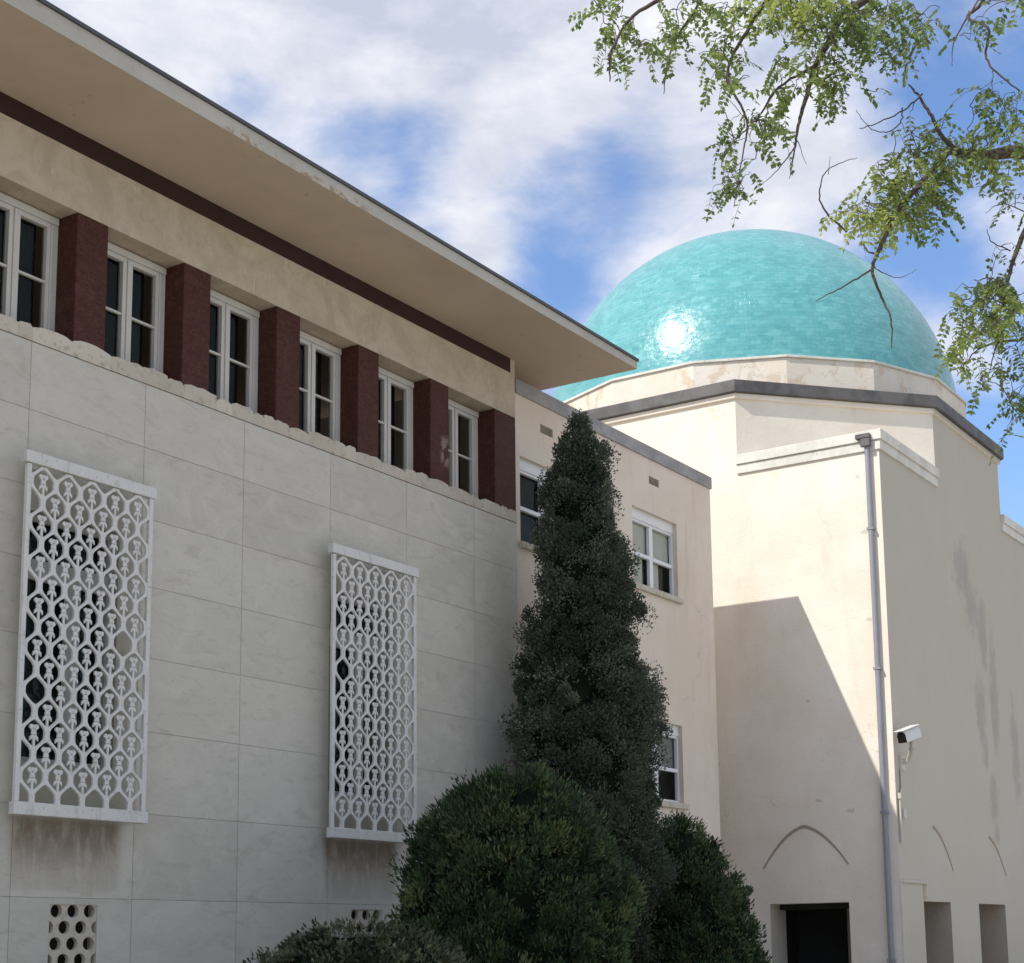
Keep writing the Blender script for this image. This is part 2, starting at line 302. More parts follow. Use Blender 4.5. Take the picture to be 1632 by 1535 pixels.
def m_dome():
    m = Mat('turquoise_tiles', .22, .42)
    uv = m.N.new('ShaderNodeUVMap'); uv.uv_map = 'map'
    br = m.N.new('ShaderNodeTexBrick'); m.L.new(uv.outputs[0], br.inputs['Vector'])
    br.inputs['Scale'].default_value = 1; br.inputs['Brick Width'].default_value = .22; br.inputs['Row Height'].default_value = .11; br.inputs['Mortar Size'].default_value = .006; br.inputs['Mortar Smooth'].default_value = .4
    br.inputs['Color1'].default_value = c3(.095, .33, .345); br.inputs['Color2'].default_value = c3(.14, .40, .41); br.inputs['Mortar'].default_value = c3(.095, .29, .30); br.inputs['Bias'].default_value = 0
    c = br.outputs['Color']
    n = m.noise(1.1, 6, .65, .4, uv.outputs[0], .38, .66); c = m.mix(m.mth('MULTIPLY', n, .4), c, c3(.08, .275, .30))
    n3 = m.noise(3.4, 5, .7, .3, m.mapped((1, 2.2, 1), src=uv.outputs[0]), .55, .68); c = m.mix(m.mth('MULTIPLY', n3, .35), c, c3(.06, .24, .28))
    n4 = m.noise(2.6, 5, .7, .3, m.mapped((1, 1.8, 1), (9, 4, 0), uv.outputs[0]), .57, .68); c = m.mix(m.mth('MULTIPLY', n4, .3), c, c3(.24, .54, .55))
    m.link(m.rng(m.noise(5, 4, .6, vec=uv.outputs[0]), .3, .7, .15, .34), m.b.inputs['Roughness'])
    vz = m.N.new('ShaderNodeTexVoronoi'); vz.inputs['Scale'].default_value = 3.3; m.L.new(m.mapped((1, 2, 1), src=uv.outputs[0]), vz.inputs['Vector']); sv = m.N.new('ShaderNodeSeparateColor'); m.L.new(vz.outputs['Color'], sv.inputs[0])
    c = m.mix(m.mth('MULTIPLY', m.rng(sv.outputs[0], .72, .95), .35), c, c3(.065, .25, .27)); c = m.mix(m.mth('MULTIPLY', m.rng(sv.outputs[1], .8, .98), .3), c, c3(.22, .50, .50))
    dr = m.noise(1.6, 5, .6, .2, m.mapped((2.6, .22, 1), src=uv.outputs[0]), .56, .72); c = m.mix(m.mth('MULTIPLY', dr, .28), c, c3(.20, .40, .38))
    h = m.mth('ADD', m.mth('MULTIPLY', br.outputs['Fac'], -.35), m.mth('ADD', m.noise(5.5, 4, .6, vec=uv.outputs[0]), m.mth('MULTIPLY', m.noise(1.4, 3, .5, vec=uv.outputs[0]), 2.2)))
    m.bump(h, .30, .04)
    return m.col(c)
M['dome'] = m_dome()
def m_leaf(name, cols, rough=.65, trans=.25, spec=.25):
    m = Mat(name, rough, spec); r = m.N.new('ShaderNodeValToRGB'); m.L.new(m.tone(), r.inputs[0]); e = r.color_ramp.elements
    while len(e) < len(cols): e.new(.5)
    for i, cc in enumerate(cols): e[i].position = i/(len(cols)-1); e[i].color = c3(*cc)
    m.col(r.outputs[0])
    if trans:
        t = m.N.new('ShaderNodeBsdfTranslucent'); m.L.new(r.outputs[0], t.inputs[0]); x = m.N.new('ShaderNodeMixShader'); x.inputs[0].default_value = trans
        m.L.new(m.b.outputs[0], x.inputs[1]); m.L.new(t.outputs[0], x.inputs[2]); m.L.new(x.outputs[0], m.N['Material Output'].inputs[0])
    return m.m
M['cypress'] = m_leaf('cypress_foliage', [(.034, .048, .034), (.064, .083, .056), (.095, .115, .078), (.135, .15, .105)], trans=.1)
M['juniper'] = m_leaf('juniper_foliage', [(.020, .036, .018), (.04, .068, .028), (.075, .115, .042), (.135, .155, .06)], trans=.12)
M['lowbush'] = m_leaf('low_bush_foliage', [(.03, .042, .022), (.06, .078, .04), (.10, .115, .062), (.16, .16, .10)], trans=.15)
M['locust'] = m_leaf('locust_leaves', [(.06, .10, .035), (.18, .25, .065), (.40, .46, .12)], .45, .5, .4)
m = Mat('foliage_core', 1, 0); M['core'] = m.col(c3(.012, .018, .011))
m = Mat('bark', .9); M['bark'] = m.col(m.mix(m.noise(20, 4), c3(.05, .038, .03), c3(.11, .09, .07)))

# ------------------------------------------------------------------ ground
mb = MB(); mb.face([(-900, -900, 0), (1400, -900, 0), (1400, 1400, 0), (-900, 1400, 0)])
m = Mat('ground_earth', .95); M['ground'] = m.col(m.mix(m.noise(.5, 6, .6), c3(.40, .36, .30), c3(.48, .44, .37))); g = mb.build('ground', M['ground']); tag(g, kind='structure')
mb = MB(); mb.box(-30, 60, 1.5, 7.5, -.05, .02)
m = Mat('paving_concrete', .9); M['paving'] = m.col(m.mix(m.noise(2, 6, .6), c3(.50, .48, .45), c3(.56, .54, .51))); g = mb.build('path', M['paving']); tag(g, kind='structure')
mb = MB(); mb.box(-30, 60, 7.5, 7.64, -.05, .12); g = mb.build('kerb', M['joint']); tag(g, kind='structure')

# ------------------------------------------------------------------ stone faced building (left)
XE, YF, XW = 22.955, 15.0, 4.0       # end, facade plane, far left
LB = empty('stone_building', ((XW+XE)/2, 19.5, 0), 'long pale stone-faced building with deep overhanging eave and maroon window pillars', 'building')
xj = [14.37+1.83*k for k in range(-6, 5)]; xj = sorted([XW]+[x for x in xj if XW < x < XE-.3]+[XE])
zj = [0, 1.2, 2.23, 3.27, 4.29, 5.215, 6.12, 6.985, 7.9, 8.73]
win_open = [(12.6+5.44*k, 14.0+5.44*k, 3.75, 6.7) for k in (-1, 0, 1)]
vent_open = [(13.11+5.44*k, 13.83+5.44*k, .55, 2.155) for k in (-1, 0, 1)]
holes = win_open+vent_open
mb = MB(); J = .0025
for a, b in zip(xj, xj[1:]):
    for c_, d in zip(zj, zj[1:]):
        t = random.random()
        for r in rects_minus(a+J, b-J, c_+J, d-J, [h for h in holes]):
            mb.face([(r[0], YF, r[2]), (r[1], YF, r[2]), (r[1], YF, r[3]), (r[0], YF, r[3])], t)
for a, b, c_, d in holes:
    e = YF+.16
    mb.face([(a, YF, c_), (a, YF, d), (a, e, d), (a, e, c_)]); mb.face([(b, YF, c_), (b, e, c_), (b, e, d), (b, YF, d)])
    mb.face([(a, YF, d), (b, YF, d), (b, e, d), (a, e, d)]); mb.face([(a, YF, c_), (a, e, c_), (b, e, c_), (b, YF, c_)])
mb.face([(XE, YF, 0), (XE, 24, 0), (XE, 24, 11.4), (XE, YF, 11.4)]); mb.face([(XW, YF, 0), (XW, YF, 8.7), (XW, 24, 8.7), (XW, 24, 0)]); mb.face([(XW, 24, 0), (XW, 24, 11.4), (XE, 24, 11.4), (XE, 24, 0)])
wall = mb.build('wall', M['stone'], LB)
mb = MB(); 
for r in rects_minus(XW, XE, 0, 8.72, holes): mb.face([(r[0], YF+.012, r[2]), (r[1], YF+.012, r[2]), (r[1], YF+.012, r[3]), (r[0], YF+.012, r[3])])
mb.build('mortar_joints', M['joint'], wall)
# ragged top course of light stone
mb = MB(); x = XW
while x < XE-.01:
    w = random.choice((.22, .3, .42, .55, .61)); x2 = min(x+w, XE); n = 5; t = random.random()
    h0 = 8.93+random.uniform(-.02, .035); top = [(x+(x2-x)*i/n, h0+random.uniform(-.014, .014)-(.03 if i in (0, n) else 0)) for i in range(n+1)]
    pts = [(x+.001, YF-.012, 8.737), (x2-.001, YF-.012, 8.737)]+[(px_, YF-.012, pz) for px_, pz in reversed(top)]
    mb.slab(pts, (0, .46, 0), t); x = x2
mb.build('top_course', M['coping'], LB)
# frieze, band, pillars
mb = MB(); mb.box(XW, XE, YF, YF+.5, 10.6, 11.375); mb.box(XE-.14, XE, YF, YF+.5, 11.375, 11.63); mb.build('frieze', M['frieze'], LB)
mb = MB(); mb.box(XW, XE-.142, YF-.006, YF+.4, 11.378, 11.632); mb.build('maroon_band', M['band'], LB)
pil0 = None
for k in range(-5, 6):
    x0 = 13.17+1.83*k; x1 = x0+.5
    if x0 < XW: continue
    if k == 5: x1 = XE-.001
    mb = MB(); mb.box(x0, x1, YF+.004, YF+.46, 8.9, 10.598); mb.build('pillar', M['granite'], LB, (x0, YF, 9), bevel=.008)
# upper windows
def upper_window(x0, x1):
    y = YF+.345; org = (x0, y, 9)
    mb = MB(); zb, zt = 8.95, 10.597
    mb.box(x0, x0+.17, y, y+.09, zb, zt); mb.box(x1-.17, x1, y, y+.09, zb, zt)
    mb.box(x0+.17, x1-.17, y, y+.09, zt-.17, zt); mb.box(x0+.17, x1-.17, y, y+.09, zb, zb+.06)
    cx = (x0+x1)/2; mb.box(cx-.085, cx+.085, y, y+.09, zb+.06, zt-.17)
    mb.box(x0+.02, x1-.02, y-.035, y-.001, zt-.11, zt-.02)          # head moulding
    mb.box(x1-.12, x1-.09, y-.02, y-.001, zb, zt-.12); mb.box(cx-.02, cx+.02, y-.018, y-.001, zb, zt-.12)
    w = mb.build('window', M['winpaint'], LB, org, bevel=.006)
    mb = MB()
    for a, b in ((x0+.17, cx-.085), (cx+.085, x1-.17)):
        mb.box(a, b, y+.01, y+.05, 9.70, 9.73)
    mb.build('glazing_bar', M['winpaint'], w)
    mb = MB(); mb.face([(x0+.15, y+.06, zb+.03), (x1-.15, y+.06, zb+.03), (x1-.15, y+.06, zt-.15), (x0+.15, y+.06, zt-.15)]); mb.build('pane', M['glass'], w)
    mb = MB()
    for k in range(14):                                             # drawn curtain folds, dim behind the glass
        a = x0+.1+k*(x1-x0-.2)/14; mb.face([(a, y+.3, zb), (a+.05, y+.36, zb), (a+.05, y+.36, zt), (a, y+.3, zt)]); mb.face([(a+.05, y+.36, zb), (a+(x1-x0-.2)/14, y+.3, zb), (a+(x1-x0-.2)/14, y+.3, zt), (a+.05, y+.36, zt)])
    mb.build('curtain', M['room'], w)
for k in range(-5, 5):
    x0 = 13.17+.5+1.83*k
    if x0 > XW: upper_window(x0, 13.17+1.83*(k+1))
# eave: soffit, fascia, flashing; thins a little to the far end
EX, EY = 24.53, 13.445
def ztop(x): return 11.895-.085*(x-11)/13.5
mb = MB()
mb.face([(XW-1.5, EY, 11.634), (XW-1.5, 25.5, 11.634), (EX, 25.5, 11.634), (EX, EY, 11.634)]); sf = mb.build('soffit', M['soffit'], LB)
mb = MB()
a, b = XW-1.5, EX
n = 40
for i in range(n):
    x0, x1 = a+(b-a)*i/n, a+(b-a)*(i+1)/n
    mb.face([(x0, EY, 11.634), (x1, EY, 11.634), (x1, EY, ztop(x1)-.035), (x0, EY, ztop(x0)-.035)])
mb.face([(b, EY, 11.634), (b, 25.5, 11.634), (b, 25.5, ztop(b)-.035), (b, EY, ztop(b)-.035)]); mb.face([(a, EY, 11.634), (a, EY, ztop(a)-.035), (a, 25.5, ztop(a)-.035), (a, 25.5, 11.634)])
mb.face([(a, EY, ztop(a)-.035), (b, EY, ztop(b)-.035), (b, 25.5, ztop(b)-.035), (a, 25.5, ztop(a)-.035)])
rf = mb.build('eave_fascia', M['fascia'], LB)
mb = MB()
for p in ([(a-.03, EY-.03), (b+.03, EY-.03), (b+.03, EY+.05), (a-.03, EY+.05)], [(b-.05, EY+.05), (b+.03, EY+.05), (b+.03, 25.5), (b-.05, 25.5)]):
    nb = len(mb.v)
    mb.v += [(x, y, ztop(x)-.034) for x, y in p]+[(x, y, ztop(x)+.012) for x, y in p]
    for q in ((3,2,1,0),(4,5,6,7),(0,1,5,4),(1,2,6,5),(2,3,7,6),(3,0,4,7)): mb.f.append(tuple(nb+i for i in q)); mb.t.append(.5)
mb.build('roof_edge', M['flash'], rf)
mb = MB(); mb.face([(a, EY+.06, 11.83), (b-.06, EY+.06, 11.78), (b-.06, 25.5, 11.78), (a, 25.5, 11.83)]); mb.build('roof', M['flash'], LB)

# lattice helper: hexagon cells clipped to a rectangle, each extruded
def clip(poly, x0, x1, z0, z1):
    for ax, lim, sgn in ((0, x0, 1), (0, x1, -1), (1, z0, 1), (1, z1, -1)):
        out = []
        for i in range(len(poly)):
            p, q = poly[i], poly[(i+1) % len(poly)]; ip = (p[ax]-lim)*sgn >= 0; iq = (q[ax]-lim)*sgn >= 0
            if ip: out.append(p)
            if ip != iq:
                t = (lim-p[ax])/(q[ax]-p[ax]); out.append((p[0]+(q[0]-p[0])*t, p[1]+(q[1]-p[1])*t))
        poly = out
        if len(poly) < 3: return []
    return poly
def ring_cells(mb, cx, cz, hexp, void, y0, th, win):
    # quads between the hexagon and its opening, matched by angle
    hp = []; vp = []; angs = sorted({round(2*math.pi*k/18, 5) for k in range(18)} | {round(math.atan2(x, z) % (2*math.pi), 5) for x, z in hexp}); n = len(angs)
    def ray_poly(pl, ang):
        dx, dz = math.sin(ang), math.cos(ang); best = None
        for i in range(len(pl)):
            (x1, z1), (x2, z2) = pl[i], pl[(i+1) % len(pl)]; ex, ez = x2-x1, z2-z1; den = dx*ez-dz*ex
            if abs(den) < 1e-12: continue
            t = (x1*ez-z1*ex)/den; u = (x1*dz-z1*dx)/den
            if t > 0 and -1e-6 <= u <= 1+1e-6: best = t if best is None else max(best, t)
        return dx*best, dz*best
    for k in range(n):
        a = angs[k]+1e-6; hp.append(ray_poly(hexp, a)); vp.append(ray_poly(void, a))
    for k in range(n):
        j = (k+1) % n
        q = [(cx+hp[k][0], cz+hp[k][1]), (cx+hp[j][0], cz+hp[j][1]), (cx+vp[j][0], cz+vp[j][1]), (cx+vp[k][0], cz+vp[k][1])]
        q = clip(q, *win)
        if len(q) > 2: mb.slab([(x, y0, z) for x, z in reversed(q)], (0, th, 0))
PW, PZ = .371, .2487
def grille(x0, parent_win, missing):
    x1 = x0+1.985; y = 14.68; zt, zb = 7.285, 3.11
    mb = MB()
    mb.box(x0-.02, x1+.025, y-.015, y+.08, zt-.14, zt); mb.box(x0-.005, x1+.02, y-.015, y+.08, zb+.01, zb+.155)
    mb.box(x0+.01, x0+.075, y, y+.05, zb+.155, zt-.15); mb.box(x1-.075, x1-.01, y, y+.05, zb+.155, zt-.14)
    for xx in (x0+.35, x1-.4):                                       # stand-offs to the wall
        for zz in (zt-.1, zb+.05): mb.box(xx, xx+.05, y+.08, YF+.01, zz, zz+.05)
    fr = mb.build('window_grille', M['grille'], LB, (x0, y, zb), bevel=.008)
    win = (x0+.075, x1-.075, zb+.155, zt-.15); W_ = (win[1]-win[0])/5; H_ = (win[3]-win[2])/16
    e, s = .10, H_-.10
    hexp = [(0, e/2+s), (W_/2, e/2), (W_/2, -e/2), (0, -e/2-s), (-W_/2, -e/2), (-W_/2, e/2)]
    void = [(0, .160), (.035, .146), (.125, .072), (.148, .036), (.148, -.036), (.125, -.072), (.035, -.146), (0, -.160), (-.035, -.146), (-.125, -.072), (-.148, -.036), (-.148, .036), (-.125, .072), (-.035, .146)]
    mb = MB(); first = []
    for r in range(-1, 17):
        cz = win[3]-H_*(r+.78)
        for k in range(-1, 6):
            cx = win[0]+W_*(k+.5+(.5 if r % 2 else 0))
            ring_cells(mb, cx, cz, hexp, void, y+.008, .03, win)
            if r < 0 or r > 14 or not (win[0]+.1 < cx < win[1]-.1) or (r, k) in missing: continue
            if first: spots.append((cx, cz)); continue
            mo = MB(); first.append((cx, cz)); spots = []; yy = y+.012; t = (0, .02, 0)
            def P(*pts): mo.slab([(cx+px_, yy, cz+pz) for px_, pz in reversed(pts)], t)
            P((-.013, -.16), (-.016, -.02), (.016, -.02), (.013, -.16))                         # stem
            P((-.016, -.05), (-.060, -.088), (-.056, -.045), (-.016, -.005)); P((.016, -.005), (.056, -.045), (.060, -.088), (.016, -.05))   # leaves
            P((-.036, -.012), (-.026, .04), (.026, .04), (.036, -.012))                         # bud
            P((-.026, .03), (-.066, .066), (-.060, .092), (-.034, .104), (-.004, .06)); P((.004, .06), (.034, .104), (.060, .092), (.066, .066), (.026, .03)); P((-.018, .05), (-.014, .098), (.014, .098), (.018, .05))
            m0 = mo.build('flower_motif', M['grille'], fr, (cx, y, cz))
    for px_, pz in spots:
        c_ = m0.copy(); COL.objects.link(c_); c_.parent = fr; c_.location = m0.location+Vector((px_-first[0][0], 0, pz-first[0][1]))
    mb.build('lattice', M['grille'], fr)
    return fr
g1 = grille(12.275, None, {(10, 0), (7, 3)}); g1['label'] = 'white hexagon lattice grille nearer the camera, wider in view'
g2 = grille(17.715, None, {(6, 0)}); g2['label'] = 'white hexagon lattice grille further along the wall, above the shrubs'
# windows behind the grilles
for a, b, c_, d in win_open:
    y = YF+.13; mb = MB()
    mb.box(a, a+.06, y, y+.05, c_, d); mb.box(b-.06, b, y, y+.05, c_, d); mb.box(a+.06, b-.06, y, y+.05, d-.08, d); mb.box(a+.06, b-.06, y, y+.05, c_, c_+.08)
    mx_ = a+.82; mb.box(mx_-.10, mx_+.10, y-.01, y+.05, c_+.08, d-.78); mb.box(a+.06, b-.06, y-.012, y+.052, d-.78, d-.54)
    w = mb.build('grille_window', M['curtain'], LB, (a, y, c_))
    mb = MB(); mb.face([(a+.05, y+.055, c_+.05), (b-.05, y+.055, c_+.05), (b-.05, y+.055, d-.05), (a+.05, y+.055, d-.05)]); mb.build('pane', M['glass'], w)
    mb = MB(); mb.box(a, b, y+.25, y+.27, c_, d); mb.build('dark_interior', M['room'], w)
for a, b, c_, d in vent_open:
    mb = MB(); win = (a, b, c_, d); w_, h_ = (b-a)/2.9, .187; e = .06; s = h_-e
    hexp = [(0, e/2+s), (w_/2, e/2), (w_/2, -e/2), (0, -e/2-s), (-w_/2, -e/2), (-w_/2, e/2)]
    void = [(.088*math.sin(t*math.pi/6), .078*math.cos(t*math.pi/6)) for t in range(12)]
    for r in range(-1, 10):
        for k in range(-1, 5):
            ring_cells(mb, (a+b)/2+w_*(k-1+(.5 if r % 2 else 0)), d-.075-h_*r, hexp, void, YF+.012, .06, win)
    v = mb.build('vent_screen', M['coping'], LB, (a, YF, c_))
    mb = MB(); mb.box(a, b, YF+.155, YF+.16, c_, d); mb.build('dark_interior', M['room'], v)

# ------------------------------------------------------------------ peach rendered wing (middle)
WX0, WX1, WY = 22.96, 30.44, 15.012
WG = empty('rendered_wing', (26.7, 19.5, 0), 'peach rendered two-storey wing with grey parapet, between stone building and domed hall', 'building')
wo = [(23.10, 24.90, 8.44, 9.97), (27.05, 28.88, 8.44, 9.97), (27.05, 28.88, 4.32, 5.86), (23.10, 24.90, 4.32, 5.86)]
vo = [(23.78, 24.2, 10.56, 10.72), (27.76, 28.18, 10.56, 10.72)]
mb = MB(); wall_y(mb, WY, WX0, WX1, 0, 11.06, wo+vo, .13); mb.face([(WX1, WY, 0), (WX1, 24, 0), (WX1, 24, 11.06), (WX1, WY, 11.06)])
mb.face([(WX0, 24, 0), (WX0, 24, 11.06), (WX1, 24, 11.06), (WX1, 24, 0)]); mb.face([(WX0, WY, 11.0), (WX1, WY, 11.0), (WX1, 24, 11.0), (WX0, 24, 11.0)])
mb.build('wall', M['wing'], WG)
mb = MB(); mb.box(WX0, WX1+.03, WY-.04, WY+.3, 11.06, 11.315); mb.box(WX1-.27, WX1+.03, WY+.3, 24, 11.06, 11.315); mb.build('parapet_cap', M['cap_grey'], WG, bevel=.008)
for i, (a, b, c_, d) in enumerate(wo):
    y = WY+.10; cx = (a+b)/2; mb = MB(); hd = d-.20
    mb.box(a, b, y-.02, y+.06, hd, d)                                                   # boxed head
    mb.box(a, a+.05, y, y+.07, c_, hd); mb.box(b-.05, b, y, y+.07, c_, hd); mb.box(cx-.07, cx+.07, y, y+.07, c_, hd); 
    mb.box(a+.05, cx-.07, y, y+.07, c_, c_+.06); mb.box(cx+.07, b-.05, y, y+.07, c_, c_+.06); mb.box(a+.05, cx-.07, y, y+.07, hd-.05, hd); mb.box(cx+.07, b-.05, y, y+.07, hd-.05, hd)
    zm = (c_+hd)/2+(-.02); mb.box(a+.05, cx-.07, y-.01, y+.06, zm-.035, zm+.035); mb.box(cx+.07, b-.05, y-.01, y+.06, zm-.035, zm+.035)
    w = mb.build('window', M['whiteframe'], WG, (a, y, c_), bevel=.005)
    mb = MB(); mb.face([(a+.04, y+.075, c_+.04), (b-.04, y+.075, c_+.04), (b-.04, y+.075, hd-.03), (a+.04, y+.075, hd-.03)]); mb.build('pane', M['glass'], w)
    mb = MB(); mb.box(a-.05, b+.1, WY-.075, WY+.1, c_-.115, c_-.002); mb.build('sill', M['coping'], w, bevel=.01)
    mb = MB(); mb.box(a-.2, b+.2, y+.7, y+.72, c_-.2, d+.1); mb.build('dark_interior', M['room'], w)
    if i == 1:
        mb = MB(); mb.box(a+.02, cx-.0, y+.1, y+.105, zm-.02, hd); mb.box(cx+.0, b-.02, y+.1, y+.105, zm-.02, hd)
        mb.build('blind', M['blind'], w)
        mb = MB(); mb.box(a+.02, cx-.17, y+.12, y+.125, c_, zm); mb.box(cx+.07, b-.42, y+.12, y+.125, c_, zm); mb.build('curtain', M['blind'], w)
    if i == 2:
        mb = MB(); mb.box(a+.02, b-.02, y+.1, y+.105, zm-.02, hd); mb.build('blind', M['curtain'], w)
for a, b, c_, d in vo:
    mb = MB(); mb.box(a, b, WY+.06, WY+.13, c_, d)
    for k in range(5): z = c_+.01+k*.031; mb.slab([(a, WY+.01, z), (b, WY+.01, z), (b, WY+.055, z+.02), (a, WY+.055, z+.02)], (0, 0, .006))
    mb.build('wall_vent', M['cap_grey'] if False else M['coping'], WG)

# ------------------------------------------------------------------ domed hall (right)
XT, YT = 32.585, 12.04
CX, CY = 38.71, 17.82
TW = empty('domed_hall', (CX, CY, 0), 'cream domed hall with turquoise tiled dome, chamfered corner and dark octagonal roof edge', 'building')
chY, chX, oxR = 15.365, 36.21, 41.17
oyT = 2*CY-chY
door = (13.165, 14.955, 0.02, 2.42); opn = [(33.845, 35.646, .02, 2.43), (37.6, 39.6, .02, 2.43), (43.3, 45.3, .02, 2.43)]
mb = MB()
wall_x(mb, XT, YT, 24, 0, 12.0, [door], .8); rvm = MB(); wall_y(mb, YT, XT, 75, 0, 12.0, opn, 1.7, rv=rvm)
mb.face([(XT, YT, 12.0), (75, YT, 12.0), (75, 24, 12.0), (XT, 24, 12.0)])
# octagon above
octo = [(XT, chY), (chX, YT), (oxR, YT), (2*CX-XT, chY), (2*CX-XT, oyT), (oxR, 2*CY-YT), (chX, 2*CY-YT), (XT, oyT)]
mb.prism(octo, 12.0, 13.84)
wl = mb.build('wall', M['tower'], TW); 
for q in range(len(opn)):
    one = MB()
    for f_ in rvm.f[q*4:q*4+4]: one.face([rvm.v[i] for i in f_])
    one.build('opening_reveal', M['reveal_shaded'], TW)
mb = MB()
def off_poly(poly, d):
    n = len(poly); out = []
    for i in range(n):
        p0, p1, p2 = Vector(poly[i-1]), Vector(poly[i]), Vector(poly[(i+1) % n])
        e1 = (p1-p0).normalized(); e2 = (p2-p1).normalized(); n1 = Vector((e1.y, -e1.x)); n2 = Vector((e2.y, -e2.x))
        k = d/(1+n1.dot(n2)); q = p1+(n1+n2)*k; out.append((q.x, q.y))
    return out
mb.prism(off_poly(octo, .07), 13.72, 13.845); mb.build('cornice', M['tower'], TW, bevel=.02)
mb = MB(); mb.prism(off_poly(octo, .16), 13.846, 14.13); mb.build('roof_cap', M['cap_dark'], TW, bevel=.015)
# coping of the square lower block
mb = MB()
for (z0, z1, o_) in ((11.95, 12.16, .05), (12.162, 12.385, .09)):
    mb.prism([(XT-o_, chY), (XT-o_, YT-o_), (chX, YT-o_), (chX, YT+.35), (XT+.35, YT+.35), (XT+.35, chY)], z0, z1)
    mb.box(oxR, 75, YT-o_, YT+.35, z0, z1)
mb.build('coping', M['pale_trim'], TW, bevel=.01)
# drum ring and dome
Rr = 5.56
def ngon(R_, n=16, ph=11.25): return [(CX+R_*math.cos(math.radians(ph+360*i/n)), CY+R_*math.sin(math.radians(ph+360*i/n))) for i in range(n)]
mb = MB(); mb.prism(ngon(Rr), 14.12, 15.02); mb.build('drum', M['ring'], TW)
mb = MB(); mb.prism(ngon(Rr+.05), 15.021, 15.085); mb.build('drum_trim', M['pale_trim'], TW, bevel=.01)
DR, DZ, DV = 5.40, 14.64, 5.56
mb = MB(); nu, nv = 160, 64; uv = []
a0 = math.asin((15.03-DZ)/DV)
def dp(i, j):
    a = a0+(math.pi/2-a0)*j/nv; t = 2*math.pi*i/nu; return (CX+DR*math.cos(a)*math.cos(t), CY+DR*math.cos(a)*math.sin(t), DZ+DV*math.sin(a))
for j in range(nv):
    for i in range(nu): mb.v.append(dp(i, j))
mb.v.append((CX, CY, DZ+DV)); top = len(mb.v)-1
def uvp(i, j):
    a = a0+(math.pi/2-a0)*j/nv; t = 2*math.pi*i/nu; sec = round(math.cos(a)*8)/8 if False else 1
    return (t*DR*.92, a*DR)
for j in range(nv):
    for i in range(nu):
        i2 = (i+1) % nu
        if j < nv-1: mb.f.append((j*nu+i, j*nu+i2, (j+1)*nu+i2, (j+1)*nu+i)); uv += [uvp(i, j), uvp(i+1, j), uvp(i+1, j+1), uvp(i, j+1)]
        else: mb.f.append((j*nu+i, j*nu+i2, top)); uv += [uvp(i, j), uvp(i+1, j), uvp(i+.5, j+1)]
        mb.t.append(.5)
mb.uv = uv; mb.build('dome', M['dome'], TW, smooth=True)
# porch interior
dk = MB(); x0_ = XT+.805
dk.face([(XT+2.2, 12.9, 0), (XT+2.2, 15.3, 0), (XT+2.2, 15.3, 2.6), (XT+2.2, 12.9, 2.6)]); dk.face([(x0_, 12.9, 2.6), (XT+2.2, 12.9, 2.6), (XT+2.2, 15.3, 2.6), (x0_, 15.3, 2.6)])
dk.face([(x0_, 15.3, 0), (XT+2.2, 15.3, 0), (XT+2.2, 15.3, 2.6), (x0_, 15.3, 2.6)]); dk.face([(x0_, 12.9, 0), (XT+2.2, 12.9, 0), (XT+2.2, 12.9, 2.6), (x0_, 12.9, 2.6)]); dk.face([(x0_, 12.9, 0), (XT+2.2, 12.9, 0), (XT+2.2, 15.3, 0), (x0_, 15.3, 0)])
dk.build('dark_interior', M['room'], TW)
for a, b, c_, d in opn:
    dk = MB(); dk.face([(a-.1, YT+1.71, 0), (b+.1, YT+1.71, 0), (b+.1, YT+1.71, 2.6), (a-.1, YT+1.71, 2.6)]); dk.build('dark_interior', M['room'], TW)
mb = MB(); mb.box(XT+.5, XT+.58, door[0], door[1], 2.30, 2.419); mb.box(XT+.5, XT+.58, door[0], door[0]+.14, .02, 2.30); mb.build('door_frame', M['room'], TW)
# thin dark strips: shade along the blind arch edges, put into the colour
def arch(pts, ax, name='arch_shade_line'):
    mb = MB(); n = len(pts); w0 = .034
    for i in range(n-1):
        (a, za), (b, zb_) = pts[i], pts[i+1]; d = Vector((b-a, zb_-za)).normalized(); nn = Vector((-d.y, d.x))
        t0 = w0*(1-.6*abs(i/(n-1)*2-1 if ax == 'x' else i/(n-1))); t1 = w0*(1-.6*abs((i+1)/(n-1)*2-1 if ax == 'x' else (i+1)/(n-1)))
        q = [(a-nn.x*t0, za-nn.y*t0), (b-nn.x*t1, zb_-nn.y*t1), (b+nn.x*t1, zb_+nn.y*t1), (a+nn.x*t0, za+nn.y*t0)]
        if ax == 'x': mb.slab([(XT-.012, y, z) for y, z in q], (.02, 0, 0))
        else: mb.slab([(x, YT-.012, z) for x, z in q], (0, .02, 0))
    mb.build(name, M['archline'], TW)
def side(a0_, a1_, z0, z1, n=10, rev=False):      # quarter ogive from the spring (a0) to the apex (a1)
    out = []
    for i in range(n+1):
        t = i/n; k = 1-(1-t)**1.9; out.append((a0_+(a1_-a0_)*t, z0+(z1-z0)*(t*.2+.8*k)))
    return out
ay = (15.07+13.14)/2
arch(side(15.07, ay, 3.17, 4.03)+side(13.14, ay, 3.20, 4.03)[::-1][1:], 'x')
arch(side(35.93, 34.75, 3.12, 4.03)[::-1], 'y'); arch(side(39.80, 38.63, 3.12, 3.99)[::-1], 'y')
mb = MB(); mb.box(XT-.02, 33.8, YT-.05, YT+.002, 0, 2.78); mb.box(XT-.02, 34.03, YT-.085, YT+.001, 2.782, 2.84); mb.box(33.95, 34.03, YT-.085, YT+.001, 2.5, 2.78); mb.build('corner_pier', M['tower'], TW, bevel=.01)
